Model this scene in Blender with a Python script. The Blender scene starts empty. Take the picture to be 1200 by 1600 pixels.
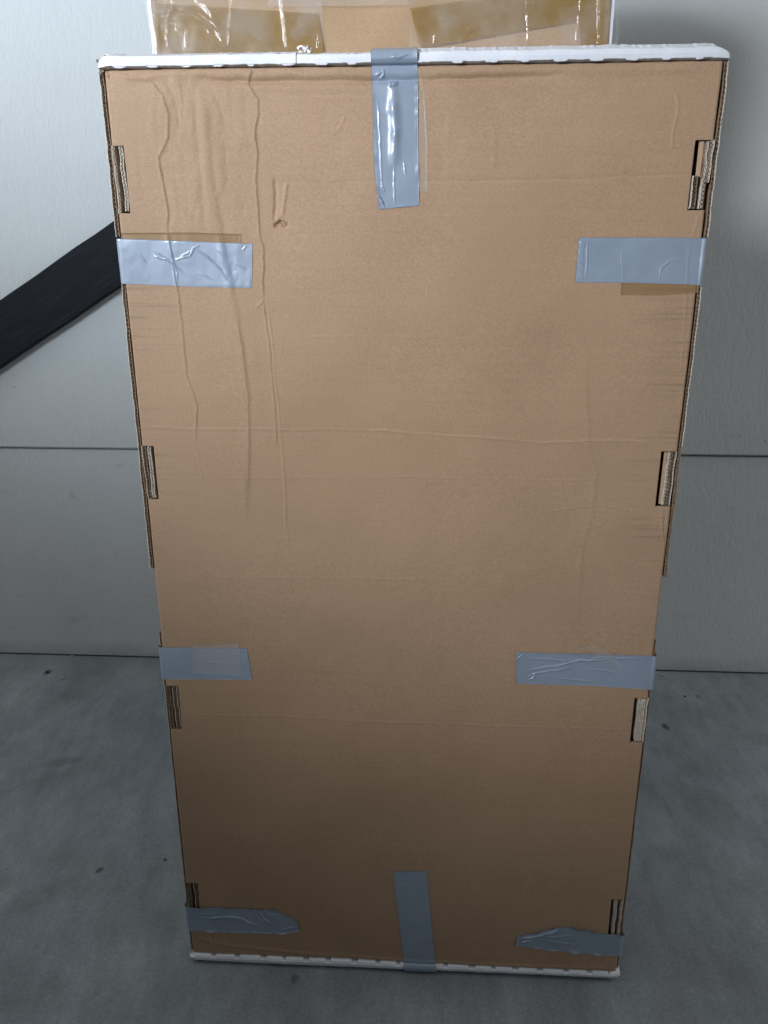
import bpy, math, random
import numpy as np
from mathutils import Vector, Matrix
random.seed(4)
rng = np.random.default_rng(7)
S = bpy.context.scene
R = math.radians

# ---------------------------------------------------------------- camera
cam_d = bpy.data.cameras.new('camera')
cam = bpy.data.objects.new('camera', cam_d)
S.collection.objects.link(cam)
S.camera = cam
cam_d.sensor_fit = 'VERTICAL'; cam_d.sensor_height = 32.0; cam_d.sensor_width = 24.0
cam_d.lens = 24.0
cam_d.clip_start = 0.02; cam_d.clip_end = 200
yaw, pitch, roll = -0.05367656, 0.33822377, -0.00373458
fw = Vector((math.sin(yaw)*math.cos(pitch), math.cos(yaw)*math.cos(pitch), -math.sin(pitch)))
rt = Vector((math.cos(yaw), -math.sin(yaw), 0)); up = rt.cross(fw)
r2 = rt*math.cos(roll)+up*math.sin(roll); u2 = -rt*math.sin(roll)+up*math.cos(roll)
Mx = Matrix((r2, u2, -fw)).transposed().to_4x4()
Mx.translation = Vector((0.02260536, -0.86896971, 1.04398657))
cam.matrix_world = Mx

# ---------------------------------------------------------------- light
w = bpy.data.worlds.new('World'); S.world = w; w.use_nodes = True
bg = w.node_tree.nodes['Background']
# open daylight on all sides, dimmer in front: the unseen photographer's shade put into the sky colour
wn = w.node_tree; wtc = wn.nodes.new('ShaderNodeTexCoord')
wd = wn.nodes.new('ShaderNodeVectorMath'); wd.operation = 'DOT_PRODUCT'
wd.inputs[1].default_value = Vector((-0.22, -1.0, -0.15)).normalized()
wn.links.new(wtc.outputs['Generated'], wd.inputs[0])
wr_ = wn.nodes.new('ShaderNodeValToRGB'); e_ = wr_.color_ramp.elements
e_[0].position = .06; e_[0].color = (0.88, 0.90, 0.89, 1); e_[1].position = .78; e_[1].color = (0.05, 0.046, 0.04, 1)
wn.links.new(wd.outputs['Value'], wr_.inputs['Fac']); wn.links.new(wr_.outputs['Color'], bg.inputs['Color'])
bg.inputs['Strength'].default_value = 0.47

def aim(o, p, t):
    d = Vector(t)-Vector(p)
    o.location = p
    o.rotation_euler = d.to_track_quat('-Z', 'Y').to_euler()
def area(name, p, t, sx, sy, power, col, spread):
    l = bpy.data.lights.new(name, 'AREA'); l.shape = 'RECTANGLE'; l.size = sx; l.size_y = sy
    l.energy = power; l.color = col; l.spread = R(spread)
    o = bpy.data.objects.new(name, l); S.collection.objects.link(o); aim(o, p, t); return o
def spot(name, p, t, power, col, size, blend, rad):
    l = bpy.data.lights.new(name, 'SPOT'); l.energy = power; l.color = col
    l.spot_size = R(size); l.spot_blend = blend; l.shadow_soft_size = rad
    o = bpy.data.objects.new(name, l); S.collection.objects.link(o); aim(o, p, t); return o
area('daylight_from_left', (-1.95, -1.7, 1.85), (-0.5, 0.89, 2.0), 1.0, 1.2, 15, (0.80, 0.90, 1.0), 56)
spot('daylight_from_front', (-1.35, -2.0, 1.78), (0.05, 0.0, 1.09), 235, (0.945, 0.965, 1.0), 37, 1.0, 0.26)
for sx in (-1, 1):  # added fill lamps without a seen source, brightening wall and floor
    area('wall_fill_side', (sx*2.3, 0.30, 1.5), (sx*0.55, 0.89, 0.35), 1.2, 1.2, 3.4 if sx > 0 else 2.8, (0.98, 0.985, 0.98), 100)

vs = S.view_settings
vs.view_transform = 'Standard'; vs.look = 'None'; vs.gamma = 1; vs.exposure = 0
vs.use_curve_mapping = False

# ---------------------------------------------------------------- node helpers
def new_mat(name):
    m = bpy.data.materials.new(name); m.use_nodes = True
    return m, m.node_tree, m.node_tree.nodes['Principled BSDF']
def N(nt, t, **k):
    n = nt.nodes.new(t)
    for a, b in k.items():
        if a in n.inputs: n.inputs[a].default_value = b
        else: setattr(n, a, b)
    return n
def coords(nt, scale=(1, 1, 1), rot=(0, 0, 0)):
    tc = nt.nodes.new('ShaderNodeTexCoord'); mp = nt.nodes.new('ShaderNodeMapping')
    mp.inputs['Scale'].default_value = scale; mp.inputs['Rotation'].default_value = rot
    nt.links.new(tc.outputs['Object'], mp.inputs['Vector']); return mp.outputs['Vector']
def noise(nt, vec, scale, detail=4, rough=.55, dist=0):
    n = nt.nodes.new('ShaderNodeTexNoise'); n.inputs['Scale'].default_value = scale
    n.inputs['Detail'].default_value = detail; n.inputs['Roughness'].default_value = rough
    n.inputs['Distortion'].default_value = dist
    nt.links.new(vec, n.inputs['Vector']); return n.outputs['Fac']
def ramp(nt, fac, stops):
    r = nt.nodes.new('ShaderNodeValToRGB'); e = r.color_ramp.elements
    while len(e) < len(stops): e.new(0.5)
    for i, (p, c) in enumerate(stops):
        e[i].position = p; e[i].color = (c[0], c[1], c[2], 1) if not isinstance(c, (int, float)) else (c, c, c, 1)
    nt.links.new(fac, r.inputs['Fac']); return r.outputs['Color']
def mix(nt, fac, a, b, mode='MIX'):
    m = nt.nodes.new('ShaderNodeMix'); m.data_type = 'RGBA'; m.blend_type = mode
    for s, v in ((m.inputs[0], fac), (m.inputs[6], a), (m.inputs[7], b)):
        if isinstance(v, bpy.types.NodeSocket): nt.links.new(v, s)
        elif isinstance(v, (int, float)): s.default_value = v if s == m.inputs[0] else (v, v, v, 1)
        else: s.default_value = (*v, 1)
    return m.outputs[2]
def math_(nt, op, a, b=0.0, c=None):
    m = nt.nodes.new('ShaderNodeMath'); m.operation = op
    for s, v in zip(m.inputs, (a, b, c)):
        if v is None: continue
        if isinstance(v, bpy.types.NodeSocket): nt.links.new(v, s)
        else: s.default_value = v
    return m.outputs[0]
def bump(nt, bsdf, h, strength, dist=0.001, prev=None):
    b = nt.nodes.new('ShaderNodeBump'); b.inputs['Strength'].default_value = strength
    b.inputs['Distance'].default_value = dist
    nt.links.new(h, b.inputs['Height'])
    if prev is not None: nt.links.new(prev, b.inputs['Normal'])
    nt.links.new(b.outputs['Normal'], bsdf.inputs['Normal']); return b.outputs['Normal']
def map_range(nt, v, a, b, c=0.0, d=1.0):
    m = nt.nodes.new('ShaderNodeMapRange'); m.inputs[1].default_value = a; m.inputs[2].default_value = b
    m.inputs[3].default_value = c; m.inputs[4].default_value = d
    nt.links.new(v, m.inputs[0]); return m.outputs[0]

W, H = 0.64, 1.1983          # front panel
TH = R(1.5)                  # the box leans back a little

# ---------------------------------------------------------------- materials
def kraft(name, dark=1.0, scuffs=True, tint=(1, 1, 1)):
    m, nt, b = new_mat(name)
    v = coords(nt)
    base = [(.365*dark*tint[0], .244*dark*tint[1], .157*dark*tint[2]), (.42*dark*tint[0], .284*dark*tint[1], .186*dark*tint[2])]
    c = ramp(nt, noise(nt, v, 5, 6, .6), [(.3, base[0]), (.7, base[1])])
    fib = noise(nt, coords(nt, (1, 1, 1.6)), 420, 3, .7)
    c = mix(nt, .30, c, ramp(nt, fib, [(.3, .25), (.7, .8)]), 'OVERLAY')
    # rib lines of the corrugation
    rib = noise(nt, coords(nt, (1.3, 1.3, 170)), 1.0, 2, .5)
    c = mix(nt, .035, c, ramp(nt, rib, [(.35, .3), (.65, .7)]), 'OVERLAY')
    if scuffs:
        sep = nt.nodes.new('ShaderNodeSeparateXYZ'); nt.links.new(v, sep.inputs[0])
        x, z = sep.outputs[0], sep.outputs[2]
        el = math_(nt, 'ABSOLUTE', x)
        edge = map_range(nt, el, W/2-.075, W/2-.005)
        zz = math_(nt, 'MULTIPLY', map_range(nt, z, .60, .70), map_range(nt, z, 1.02, .96))
        st = ramp(nt, noise(nt, coords(nt, (6, 1, 190)), 1.0, 2, .5), [(.53, 0), (.68, 1)])
        pn = ramp(nt, noise(nt, coords(nt, (9, 1, 9)), 1.0, 2, .5), [(.42, 0), (.6, 1)])
        f = math_(nt, 'MULTIPLY', math_(nt, 'MULTIPLY', edge, zz), math_(nt, 'MULTIPLY', st, pn))
        c = mix(nt, math_(nt, 'MULTIPLY', f, .5), c, (.11, .085, .07))
        # small rub spots
        sp = ramp(nt, noise(nt, v, 38, 5, .7), [(.72, 0), (.80, 1)])
        c = mix(nt, math_(nt, 'MULTIPLY', sp, .25), c, (.30, .20, .12))
    nt.links.new(c, b.inputs['Base Color'])
    b.inputs['Roughness'].default_value = .62; b.inputs['Specular IOR Level'].default_value = .35
    n1 = bump(nt, b, rib, .05, .0012)
    bump(nt, b, fib, .12, .0005, n1)
    return m
M_kraft = kraft('kraft_board')
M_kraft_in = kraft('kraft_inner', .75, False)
M_rear = kraft('kraft_rear', 1.0, False, (1.0, 1.0, .92))

m, nt, b = new_mat('corrugated_edge'); M_edge = m
v = coords(nt)
c = ramp(nt, noise(nt, v, 330, 4, .75), [(.33, (.10, .07, .045)), (.5, (.26, .19, .13)), (.68, (.42, .33, .25))])
nt.links.new(c, b.inputs['Base Color']); b.inputs['Roughness'].default_value = .9
bump(nt, b, noise(nt, v, 500, 3, .7), .5, .001)

m, nt, b = new_mat('torn_liner'); M_liner = m
c = ramp(nt, noise(nt, coords(nt), 260, 4, .7), [(.3, (.52, .45, .37)), (.7, (.82, .77, .70))])
nt.links.new(c, b.inputs['Base Color']); b.inputs['Roughness'].default_value = .85

m, nt, b = new_mat('white_print_board'); M_white = m
v = coords(nt)
c = ramp(nt, noise(nt, v, 22, 6, .65), [(.25, (.66, .70, .78)), (.6, (.80, .835, .91))])
gr = ramp(nt, noise(nt, coords(nt, (1, 3, 3)), 90, 5, .75), [(.66, 0), (.76, 1)])
c = mix(nt, math_(nt, 'MULTIPLY', gr, .45), c, (.34, .30, .27))
nt.links.new(c, b.inputs['Base Color']); b.inputs['Roughness'].default_value = .42
bump(nt, b, noise(nt, coords(nt, (.4, 2, 2)), 60, 4, .6), .12, .0008)

def duct(name, k=1.0):
    m, nt, b = new_mat(name)
    v = coords(nt)
    c = ramp(nt, noise(nt, v, 24, 5, .6), [(.3, (.262*k, .325*k, .42*k)), (.7, (.30*k, .368*k, .47*k))])
    nt.links.new(c, b.inputs['Base Color'])
    b.inputs['Metallic'].default_value = .08
    r = ramp(nt, noise(nt, v, 45, 5, .65), [(.3, .36), (.7, .46)])
    nt.links.new(r, b.inputs['Roughness'])
    wx = nt.nodes.new('ShaderNodeTexWave'); wx.bands_direction = 'X'; wx.inputs['Scale'].default_value = 190
    wz = nt.nodes.new('ShaderNodeTexWave'); wz.bands_direction = 'Z'; wz.inputs['Scale'].default_value = 120
    for q in (wx, wz): nt.links.new(v, q.inputs['Vector']); q.inputs['Distortion'].default_value = 1.0
    n1 = bump(nt, b, math_(nt, 'ADD', wx.outputs['Fac'], wz.outputs['Fac']), .035, .0003)
    n2 = bump(nt, b, noise(nt, v, 190, 3, .6), .24, .0005, n1)
    return m
M_duct = duct('silver_duct_tape')
M_duct.node_tree.nodes['Principled BSDF'].inputs['Coat Weight'].default_value = .4
M_duct.node_tree.nodes['Principled BSDF'].inputs['Specular IOR Level'].default_value = .4
M_duct.node_tree.nodes['Principled BSDF'].inputs['Coat Roughness'].default_value = .09

def film(name, col, alpha, rough=.12):
    m, nt, b = new_mat(name)
    v = coords(nt)
    b.inputs['Base Color'].default_value = (*col, 1)
    a = ramp(nt, noise(nt, v, 22, 4, .6, .1), [(.3, alpha*.88), (.7, min(1, alpha*1.12))])
    nt.links.new(a, b.inputs['Alpha'])
    b.inputs['Roughness'].default_value = rough
    bump(nt, b, noise(nt, coords(nt, (1, 1, .4)), 30, 4, .6, .8), .2, .0015)
    return m
M_amber = film('brown_packing_tape', (.30, .18, .045), .62, .3)
M_amber_thin = film('thin_packing_tape', (.34, .215, .085), .42, .35)
M_amber.node_tree.nodes['Principled BSDF'].inputs['Specular IOR Level'].default_value = .2
def gloss_film(name, haze_a, col):
    m, nt, b = new_mat(name); out = nt.nodes['Material Output']
    v = coords(nt)
    tr = nt.nodes.new('ShaderNodeBsdfTransparent'); gl = nt.nodes.new('ShaderNodeBsdfGlossy'); gl.inputs['Roughness'].default_value = .09
    df = nt.nodes.new('ShaderNodeBsdfDiffuse'); df.inputs['Color'].default_value = (*col, 1)
    bp = nt.nodes.new('ShaderNodeBump'); bp.inputs['Strength'].default_value = .15; bp.inputs['Distance'].default_value = .0015
    nt.links.new(noise(nt, coords(nt, (1, 1, .5)), 55, 3, .6, .8), bp.inputs['Height'])
    nt.links.new(bp.outputs['Normal'], gl.inputs['Normal'])
    m1 = nt.nodes.new('ShaderNodeMixShader'); m2 = nt.nodes.new('ShaderNodeMixShader')
    hz = ramp(nt, noise(nt, coords(nt, (1, 1, 1), (0, .5, 0)), 14, 4, .6, .3), [(.42, haze_a*.3), (.62, haze_a*2.2)])
    nt.links.new(hz, m1.inputs[0]); nt.links.new(tr.outputs[0], m1.inputs[1]); nt.links.new(df.outputs[0], m1.inputs[2])
    m2.inputs[0].default_value = .018; nt.links.new(m1.outputs[0], m2.inputs[1]); nt.links.new(gl.outputs[0], m2.inputs[2])
    nt.links.new(m2.outputs[0], out.inputs['Surface']); return m
M_clear = gloss_film('clear_film', .07, (.75, .78, .82))
M_haze_tape = film('clear_tape', (.62, .60, .56), .22, .28)

# ---------------------------------------------------------------- mesh helpers
def link(name, verts, faces, mat, parent=None, smooth=True, mats=None, midx=None):
    me = bpy.data.meshes.new(name)
    verts = np.asarray(verts, dtype=np.float32).reshape(-1, 3)
    if isinstance(faces, np.ndarray):
        nf = len(faces); k = faces.shape[1]
        me.vertices.add(len(verts)); me.vertices.foreach_set('co', verts.ravel())
        me.loops.add(nf*k); me.loops.foreach_set('vertex_index', faces.astype(np.int32).ravel())
        me.polygons.add(nf); me.polygons.foreach_set('loop_start', np.arange(0, nf*k, k, dtype=np.int32))
        me.update(calc_edges=True)
    else:
        me.from_pydata([tuple(map(float, q)) for q in verts], [], faces)
    for q in (mats or [mat]): me.materials.append(q)
    if midx is not None: me.polygons.foreach_set('material_index', np.asarray(midx, dtype=np.int32))
    me.polygons.foreach_set('use_smooth', np.full(len(me.polygons), smooth))
    me.validate(); me.update()
    o = bpy.data.objects.new(name, me); S.collection.objects.link(o)
    if parent is not None: o.parent = parent
    return o
def tag(o, label=None, cat=None, kind=None, group=None):
    if label: o['label'] = label
    if cat: o['category'] = cat
    if kind: o['kind'] = kind
    if group: o['group'] = group
    return o
def empty(name, loc, rot=(0, 0, 0)):
    o = bpy.data.objects.new(name, None); o.empty_display_size = .1
    S.collection.objects.link(o); o.location = loc; o.rotation_euler = rot; return o
class MB:
    def __init__(s): s.v = []; s.f = []; s.m = []
    def box(s, x0, x1, y0, y1, z0, z1, mi=0):
        n = len(s.v)
        s.v += [(x0, y0, z0), (x1, y0, z0), (x1, y1, z0), (x0, y1, z0), (x0, y0, z1), (x1, y0, z1), (x1, y1, z1), (x0, y1, z1)]
        q = [(0, 3, 2, 1), (4, 5, 6, 7), (0, 1, 5, 4), (1, 2, 6, 5), (2, 3, 7, 6), (3, 0, 4, 7)]
        s.f += [tuple(n+i for i in a) for a in q]; s.m += [mi]*6
    def sheet(s, rows, mi=0):
        n = len(s.v); k = len(rows[0])
        for r in rows: s.v += list(r)
        for i in range(len(rows)-1):
            for j in range(k-1):
                a = n+i*k+j; s.f.append((a, a+1, a+k+1, a+k)); s.m.append(mi)
    def build(s, name, mats, parent=None, smooth=False):
        if not isinstance(mats, list): mats = [mats]
        return link(name, s.v, s.f, None, parent, smooth, mats, s.m)

# crease fields, in metres on the front panel (u from its left edge, v down from its top edge)
def seg_dist(U, V, pts):
    """unsigned distance, side sign and position 0..1 along a polyline"""
    D = np.full(U.shape, 1e9); SG = np.ones(U.shape); T = np.zeros(U.shape)
    L = [0.0]
    for a, b2 in zip(pts[:-1], pts[1:]): L.append(L[-1]+math.dist(a, b2))
    for i, (a, b2) in enumerate(zip(pts[:-1], pts[1:])):
        dx, dy = b2[0]-a[0], b2[1]-a[1]; q = dx*dx+dy*dy+1e-12
        t = np.clip(((U-a[0])*dx+(V-a[1])*dy)/q, 0, 1)
        px, py = U-(a[0]+t*dx), V-(a[1]+t*dy)
        d = np.hypot(px, py); s = np.sign(dx*py-dy*px)
        k = d < D
        D = np.where(k, d, D); SG = np.where(k, s, SG); T = np.where(k, (L[i]+t*(L[i+1]-L[i]))/max(L[-1], 1e-9), T)
    return D, SG, T
def crease(U, V, h, pts, amp, wd, kind='ridge', fade=.12, step=0.0, sw=.010):
    pts = list(pts)
    if wd < .0017: wd = wd*.8; amp = amp*1.05
    step = step*.85
    if .0008 < amp < .0011 and wd > .004: amp = amp*.75
    m = max(wd*4, sw*4 if step else 0)
    U0, V0 = U, V
    U = U+.00025*vnoise(U, V, 60, 61)+.0003*vnoise(U, V, 190, 62) if U.size < 1e5 else UWARP
    V = V+.0006*vnoise(V0, U0, 75, 63) if V0.size < 1e5 else VWARP
    x0 = min(p[0] for p in pts)-m; x1 = max(p[0] for p in pts)+m
    y0 = min(p[1] for p in pts)-m; y1 = max(p[1] for p in pts)+m
    k = (U >= x0) & (U <= x1) & (V >= y0) & (V <= y1)
    if not k.any(): return
    D, SG, T = seg_dist(U[k], V[k], pts)
    f = np.clip(np.minimum(T, 1-T)/fade, 0, 1) if fade else 1.0
    f = f*(.85+.15*np.sin(T*23+amp*9000))
    o = amp*np.exp(-(D/wd)**2)
    if step: o = o+step*SG*np.exp(-(D/sw))*np.clip(D/wd, 0, 1)
    # outside the ends: no step
    h[k] += o*f
def vnoise(U, V, s, seed):
    g = np.random.default_rng(seed).standard_normal((64, 64))
    x = U*s+17.3; y = V*s+9.1
    xi = np.floor(x).astype(int); yi = np.floor(y).astype(int); fx = x-xi; fy = y-yi
    fx = fx*fx*(3-2*fx); fy = fy*fy*(3-2*fy)
    G = lambda a, b2: g[a % 64, b2 % 64]
    return (G(xi, yi)*(1-fx)+G(xi+1, yi)*fx)*(1-fy)+(G(xi, yi+1)*(1-fx)+G(xi+1, yi+1)*fx)*fy

NU, NV = 641, 1199
us = np.linspace(0, W, NU); vsn = np.linspace(0, H, NV)
U, V = np.meshgrid(us, vsn)
HT = np.zeros_like(U)
UWARP = U+.00025*vnoise(U, V, 60, 61)+.0003*vnoise(U, V, 190, 62); VWARP = V+.0006*vnoise(V, U, 75, 63)
HT += .0011*vnoise(U, V, 6, 1)+.0004*vnoise(U, V, 16, 2)+.00009*vnoise(U, V, 60, 3)
HT += .00002*vnoise(U*.12, V, 170, 5)
HT += .00012*vnoise(U*28, V*1.3, 1, 6)
# crumpled, facetted patch at the upper left
cz = np.exp(-((U-.085)/.055)**2-((V-.07)/.085)**2)+.5*np.exp(-((U-.14)/.03)**2-((V-.20)/.14)**2)
HT += cz*.0005*(np.abs(vnoise(U*1.5, V*.4, 50, 71))+.6*np.abs(vnoise(U+V*.3, V*.7, 110, 72)))
HT -= HT.mean()
# hard creases on the left half
cr_A = [(0.159, 0.0015), (0.1528, 0.0145), (0.1622, 0.0296), (0.1621, 0.0448), (0.1578, 0.0601), (0.1594, 0.082), (0.1559, 0.1073), (0.157, 0.1397), (0.157, 0.1662), (0.1608, 0.1763), (0.1582, 0.2138), (0.1587, 0.2326)]
crease(U, V, HT, cr_A, .00075, .0013, fade=.02, step=.0007, sw=.012)
crease(U, V, HT, [(0.1587, 0.2326), (0.1555, 0.2375), (0.1487, 0.2417)], .0007, .0014, fade=.1)
crease(U, V, HT, [(0.1578, 0.2347), (0.1628, 0.2846), (0.1644, 0.3289), (0.1657, 0.3668), (0.1662, 0.4057)], .0006, .0012, fade=.05, step=.0004, sw=.007)
crease(U, V, HT, [(0.1626, 0.2417), (0.1671, 0.2883), (0.1674, 0.3289), (0.1706, 0.3591), (0.1717, 0.4056), (0.1735, 0.4537), (0.1723, 0.5202)], .00055, .0012, fade=.05)
crease(U, V, HT, [(0.174, 0.4056), (0.1737, 0.4865), (0.175, 0.5545), (0.1768, 0.6345)], .0003, .0014)
crease(U, V, HT, [(0.0495, 0.0102), (0.0604, 0.0254), (0.0664, 0.0438), (0.063, 0.0654), (0.0532, 0.081), (0.0513, 0.0861)], .0006, .0014, fade=.08, step=.0006, sw=.008)
crease(U, V, HT, [(0.0504, 0.081), (0.0538, 0.113), (0.0561, 0.1425), (0.0535, 0.1557)], .0009, .0014, fade=.05, step=.0008, sw=.008)
crease(U, V, HT, [(0.053, 0.1524), (0.0565, 0.1861), (0.0598, 0.2241), (0.0619, 0.2704), (0.0629, 0.3219), (0.0725, 0.356), (0.0668, 0.3988)], .0007, .0013, fade=.05, step=.0005, sw=.008)
crease(U, V, HT, [(0.0668, 0.3988), (0.0706, 0.4306), (0.0727, 0.455), (0.0735, 0.488)], .0003, .0014)
crease(U, V, HT, [(0.0785, 0.0076), (0.0812, 0.0317), (0.0778, 0.0562)], .0004, .0016)
crease(U, V, HT, [(0.0629, 0.0134), (0.0724, 0.0225), (0.077, 0.0408), (0.0778, 0.0562)], -.0005, .002)
crease(U, V, HT, [(0.1037, 0.0169), (0.106, 0.0504), (0.1053, 0.0878), (0.1069, 0.1134), (0.1117, 0.1461), (0.1162, 0.1863), (0.1227, 0.2207), (0.1288, 0.2775), (0.1336, 0.3366), (0.1312, 0.406), (0.1251, 0.4707), (0.1211, 0.5125)], .00095, .0042, fade=.12, step=.0009, sw=.016)
crease(U, V, HT, [(0.1258, 0.2417), (0.1312, 0.2994), (0.134, 0.3441), (0.132, 0.406), (0.1264, 0.4624)], .0005, .0015, fade=.2)
crease(U, V, HT, [(0.121, 0.0629), (0.1377, 0.0724), (0.1515, 0.0744)], .0005, .002)
crease(U, V, HT, [(0.0938, 0.0126), (0.1137, 0.02), (0.1229, 0.0352), (0.1263, 0.0567)], -.0005, .003)
crease(U, V, HT, [(0.0995, 0.166), (0.1053, 0.146), (0.1015, 0.1198), (0.1004, 0.0878)], .0003, .003)
# crushed band under the top rim
crease(U, V, HT, [(0.0941, 0.0084), (0.1143, 0.0116), (0.1617, 0.0134), (0.2291, 0.0137), (0.2959, 0.0139), (0.3622, 0.0136), (0.4279, 0.0133), (0.48, 0.0116)], -.0032, .0028, fade=.1, step=.0009, sw=.010)
crease(U, V, HT, [(0.0017, 0.0078), (0.0602, 0.0061), (0.1148, 0.0045), (0.2293, 0.006), (0.362, 0.006), (0.4925, 0.006), (0.6211, 0.0077)], .0012, .0045, fade=.04)
crease(U, V, HT, [(0.1611, 0.0248), (0.2288, 0.0256), (0.2825, 0.0257)], -.0005, .003)
crease(U, V, HT, [(0.0026, -0.0006), (0.0069, 0.0043), (0.005, 0.009)], -.002, .002)
crease(U, V, HT, [(0.0124, 0.0037), (0.036, 0.0082), (0.053, 0.0096)], .0008, .002)
# dents beside the puncture
crease(U, V, HT, [(0.1764, 0.1043), (0.177, 0.1203), (0.1743, 0.1497)], -.0017, .0020, fade=.15)
crease(U, V, HT, [(0.1895, 0.1088), (0.1866, 0.1268), (0.1829, 0.1477)], .0011, .0018, fade=.15)
crease(U, V, HT, [(0.1769, 0.1543), (0.1813, 0.1523), (0.1854, 0.1543)], -.0045, .0026, fade=0)
crease(U, V, HT, [(0.1764, 0.149), (0.1801, 0.1471), (0.1849, 0.1504), (0.1882, 0.1557)], .0016, .0014, fade=.1)
# faint cross creases
crease(U, V, HT, [(0.0055, 0.3821), (0.0874, 0.3837), (0.1804, 0.3829), (0.2647, 0.3829), (0.3103, 0.3841)], .0004, .0013, fade=.05)
crease(U, V, HT, [(0.2761, 0.3828), (0.3255, 0.3855), (0.4163, 0.3908), (0.484, 0.3963), (0.5434, 0.3927), (0.61, 0.3936)], .0006, .0013, fade=.04, step=.00025)
crease(U, V, HT, [(0.3233, 0.1111), (0.4055, 0.111), (0.5002, 0.1098), (0.5536, 0.1071), (0.6233, 0.1057)], -.0005, .0016, fade=.05, step=.0002)
crease(U, V, HT, [(0.1635, 0.1106), (0.2681, 0.1107), (0.3233, 0.1111)], -.00025, .0016)
crease(U, V, HT, [(0.0113, 0.4451), (0.1227, 0.4437), (0.295, 0.44), (0.5247, 0.4412), (0.6146, 0.4385)], .0002, .0014)
crease(U, V, HT, [(0.0735, 0.5766), (0.2135, 0.5729), (0.3753, 0.5723)], .0002, .0016)
crease(U, V, HT, [(0.0236, 0.7792), (0.1642, 0.7778), (0.2943, 0.7806), (0.4654, 0.783), (0.6211, 0.7828)], .0004, .0013, fade=.05)
crease(U, V, HT, [(0.1625, 0.2752), (0.2954, 0.2742), (0.4407, 0.2767)], .0002, .0014)
# right hand side
crease(U, V, HT, [(0.5951, 0.0259), (0.5997, 0.0436), (0.5968, 0.0645), (0.5977, 0.0785), (0.6089, 0.0786)], .0006, .0013, fade=.1)
crease(U, V, HT, [(0.5248, 0.2694), (0.5278, 0.3268), (0.5367, 0.402), (0.5481, 0.433), (0.5467, 0.481), (0.5384, 0.5224), (0.5396, 0.5907), (0.5403, 0.653)], .0004, .0032, fade=.2, step=.00025, sw=.012)
crease(U, V, HT, [(0.626, 0.168), (0.6278, 0.2009), (0.632, 0.2974), (0.6349, 0.3409)], .0004, .0015)
crease(U, V, HT, [(0.637, 0.2974), (0.6368, 0.3262), (0.6388, 0.3631)], .0007, .0013)
crease(U, V, HT, [(0.4893, 0.4819), (0.512, 0.4775), (0.5537, 0.4728), (0.6038, 0.4802), (0.6154, 0.4824)], .0003, .0016)
crease(U, V, HT, [(0.6283, 0.4758), (0.6329, 0.5042), (0.637, 0.5207)], .0008, .0012)
crease(U, V, HT, [(0.6336, 0.4757), (0.6352, 0.5042), (0.6385, 0.5206)], -.0006, .0014)
crease(U, V, HT, [(0.6341, 0.1455), (0.6306, 0.1615), (0.6295, 0.1686)], .0005, .0013)
crease(U, V, HT, [(0.2553, 0.0458), (0.2469, 0.061), (0.2379, 0.0671)], .0004, .0016)
crease(U, V, HT, [(0.4099, 0.0535), (0.4128, 0.0904), (0.4105, 0.1016)], .0003, .003)
crease(U, V, HT, [(0.3659, 0.029), (0.3637, 0.0776), (0.3668, 0.1215)], .00025, .004)
crease(U, V, HT, [(0.0062, 1.1685), (0.0594, 1.1818), (0.1767, 1.1903), (0.2934, 1.1938), (0.4855, 1.1954), (0.6365, 1.1917)], .0010, .0030, fade=.03)
crease(U, V, HT, [(0.0312, 1.1634), (0.034, 1.1794)], -.0015, .002)
for i in range(36):
    x = rng.uniform(.03, .61); y = rng.uniform(.05, 1.15); a = rng.uniform(-.5, .5)+(1.57 if rng.random() < .4 else 0)
    l = rng.uniform(.006, .03)
    crease(U, V, HT, [(x, y), (x+l*math.cos(a), y+l*math.sin(a))], rng.uniform(-.0003, .0003), .0016, fade=.4)

# rolled-over outer edge of the panel
def roll(d, r):
    d = np.clip(d, 0, r); return -(r-np.sqrt(np.maximum(r*r-(r-d)**2, 0)))
ER = .0032
HF = HT+roll(U, ER)+roll(W-U, ER)+roll(V, ER)*.7+roll(H-V, ER)*.7

def P3(u, v, h):
    return (u-W/2, -h, H-v)      # box-local: x right, y into the box, z up (front panel's lower edge = 0)
def hsample(u, v):
    x = np.clip(np.asarray(u)/W*(NU-1), 0, NU-1.001); y = np.clip(np.asarray(v)/H*(NV-1), 0, NV-1.001)
    xi = x.astype(int); yi = y.astype(int); fx = x-xi; fy = y-yi
    return (HT[yi, xi]*(1-fx)+HT[yi, xi+1]*fx)*(1-fy)+(HT[yi+1, xi]*(1-fx)+HT[yi+1, xi+1]*fx)*fy

SLOT_V = [(.073, .141), (.405, .473), (.735, .803), (1.065, 1.133)]
SL_U = [.0142, .0155, .0172, .0182]      # inner edge of each left notch
SR_U = [.0188, .0188, .0182, .0188]

# ================================================================ THE PLACE
# floor
m, nt, b = new_mat('concrete_floor'); M_floor = m
v = coords(nt)
c = ramp(nt, noise(nt, v, 2.4, 8, .62, .4), [(.28, (.165, .188, .203)), (.5, (.205, .232, .249)), (.72, (.26, .288, .304))])
c = mix(nt, .55, c, ramp(nt, noise(nt, coords(nt, (1, .6, 1)), 9, 7, .7, .3), [(.3, .30), (.7, .68)]), 'OVERLAY')
c = mix(nt, .45, c, ramp(nt, noise(nt, v, 190, 5, .8), [(.3, .25), (.7, .75)]), 'OVERLAY')
c = mix(nt, .3, c, ramp(nt, noise(nt, coords(nt, (1, .25, 1), (0, 0, .6)), 34, 6, .75), [(.35, .35), (.65, .65)]), 'OVERLAY')
st = ramp(nt, noise(nt, v, 3.7, 5, .6, 1.2), [(.56, 0), (.72, 1)])
c = mix(nt, math_(nt, 'MULTIPLY', st, .3), c, (.15, .145, .12))
sp = ramp(nt, noise(nt, v, 31, 3, .6), [(.77, 0), (.82, 1)])
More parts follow.
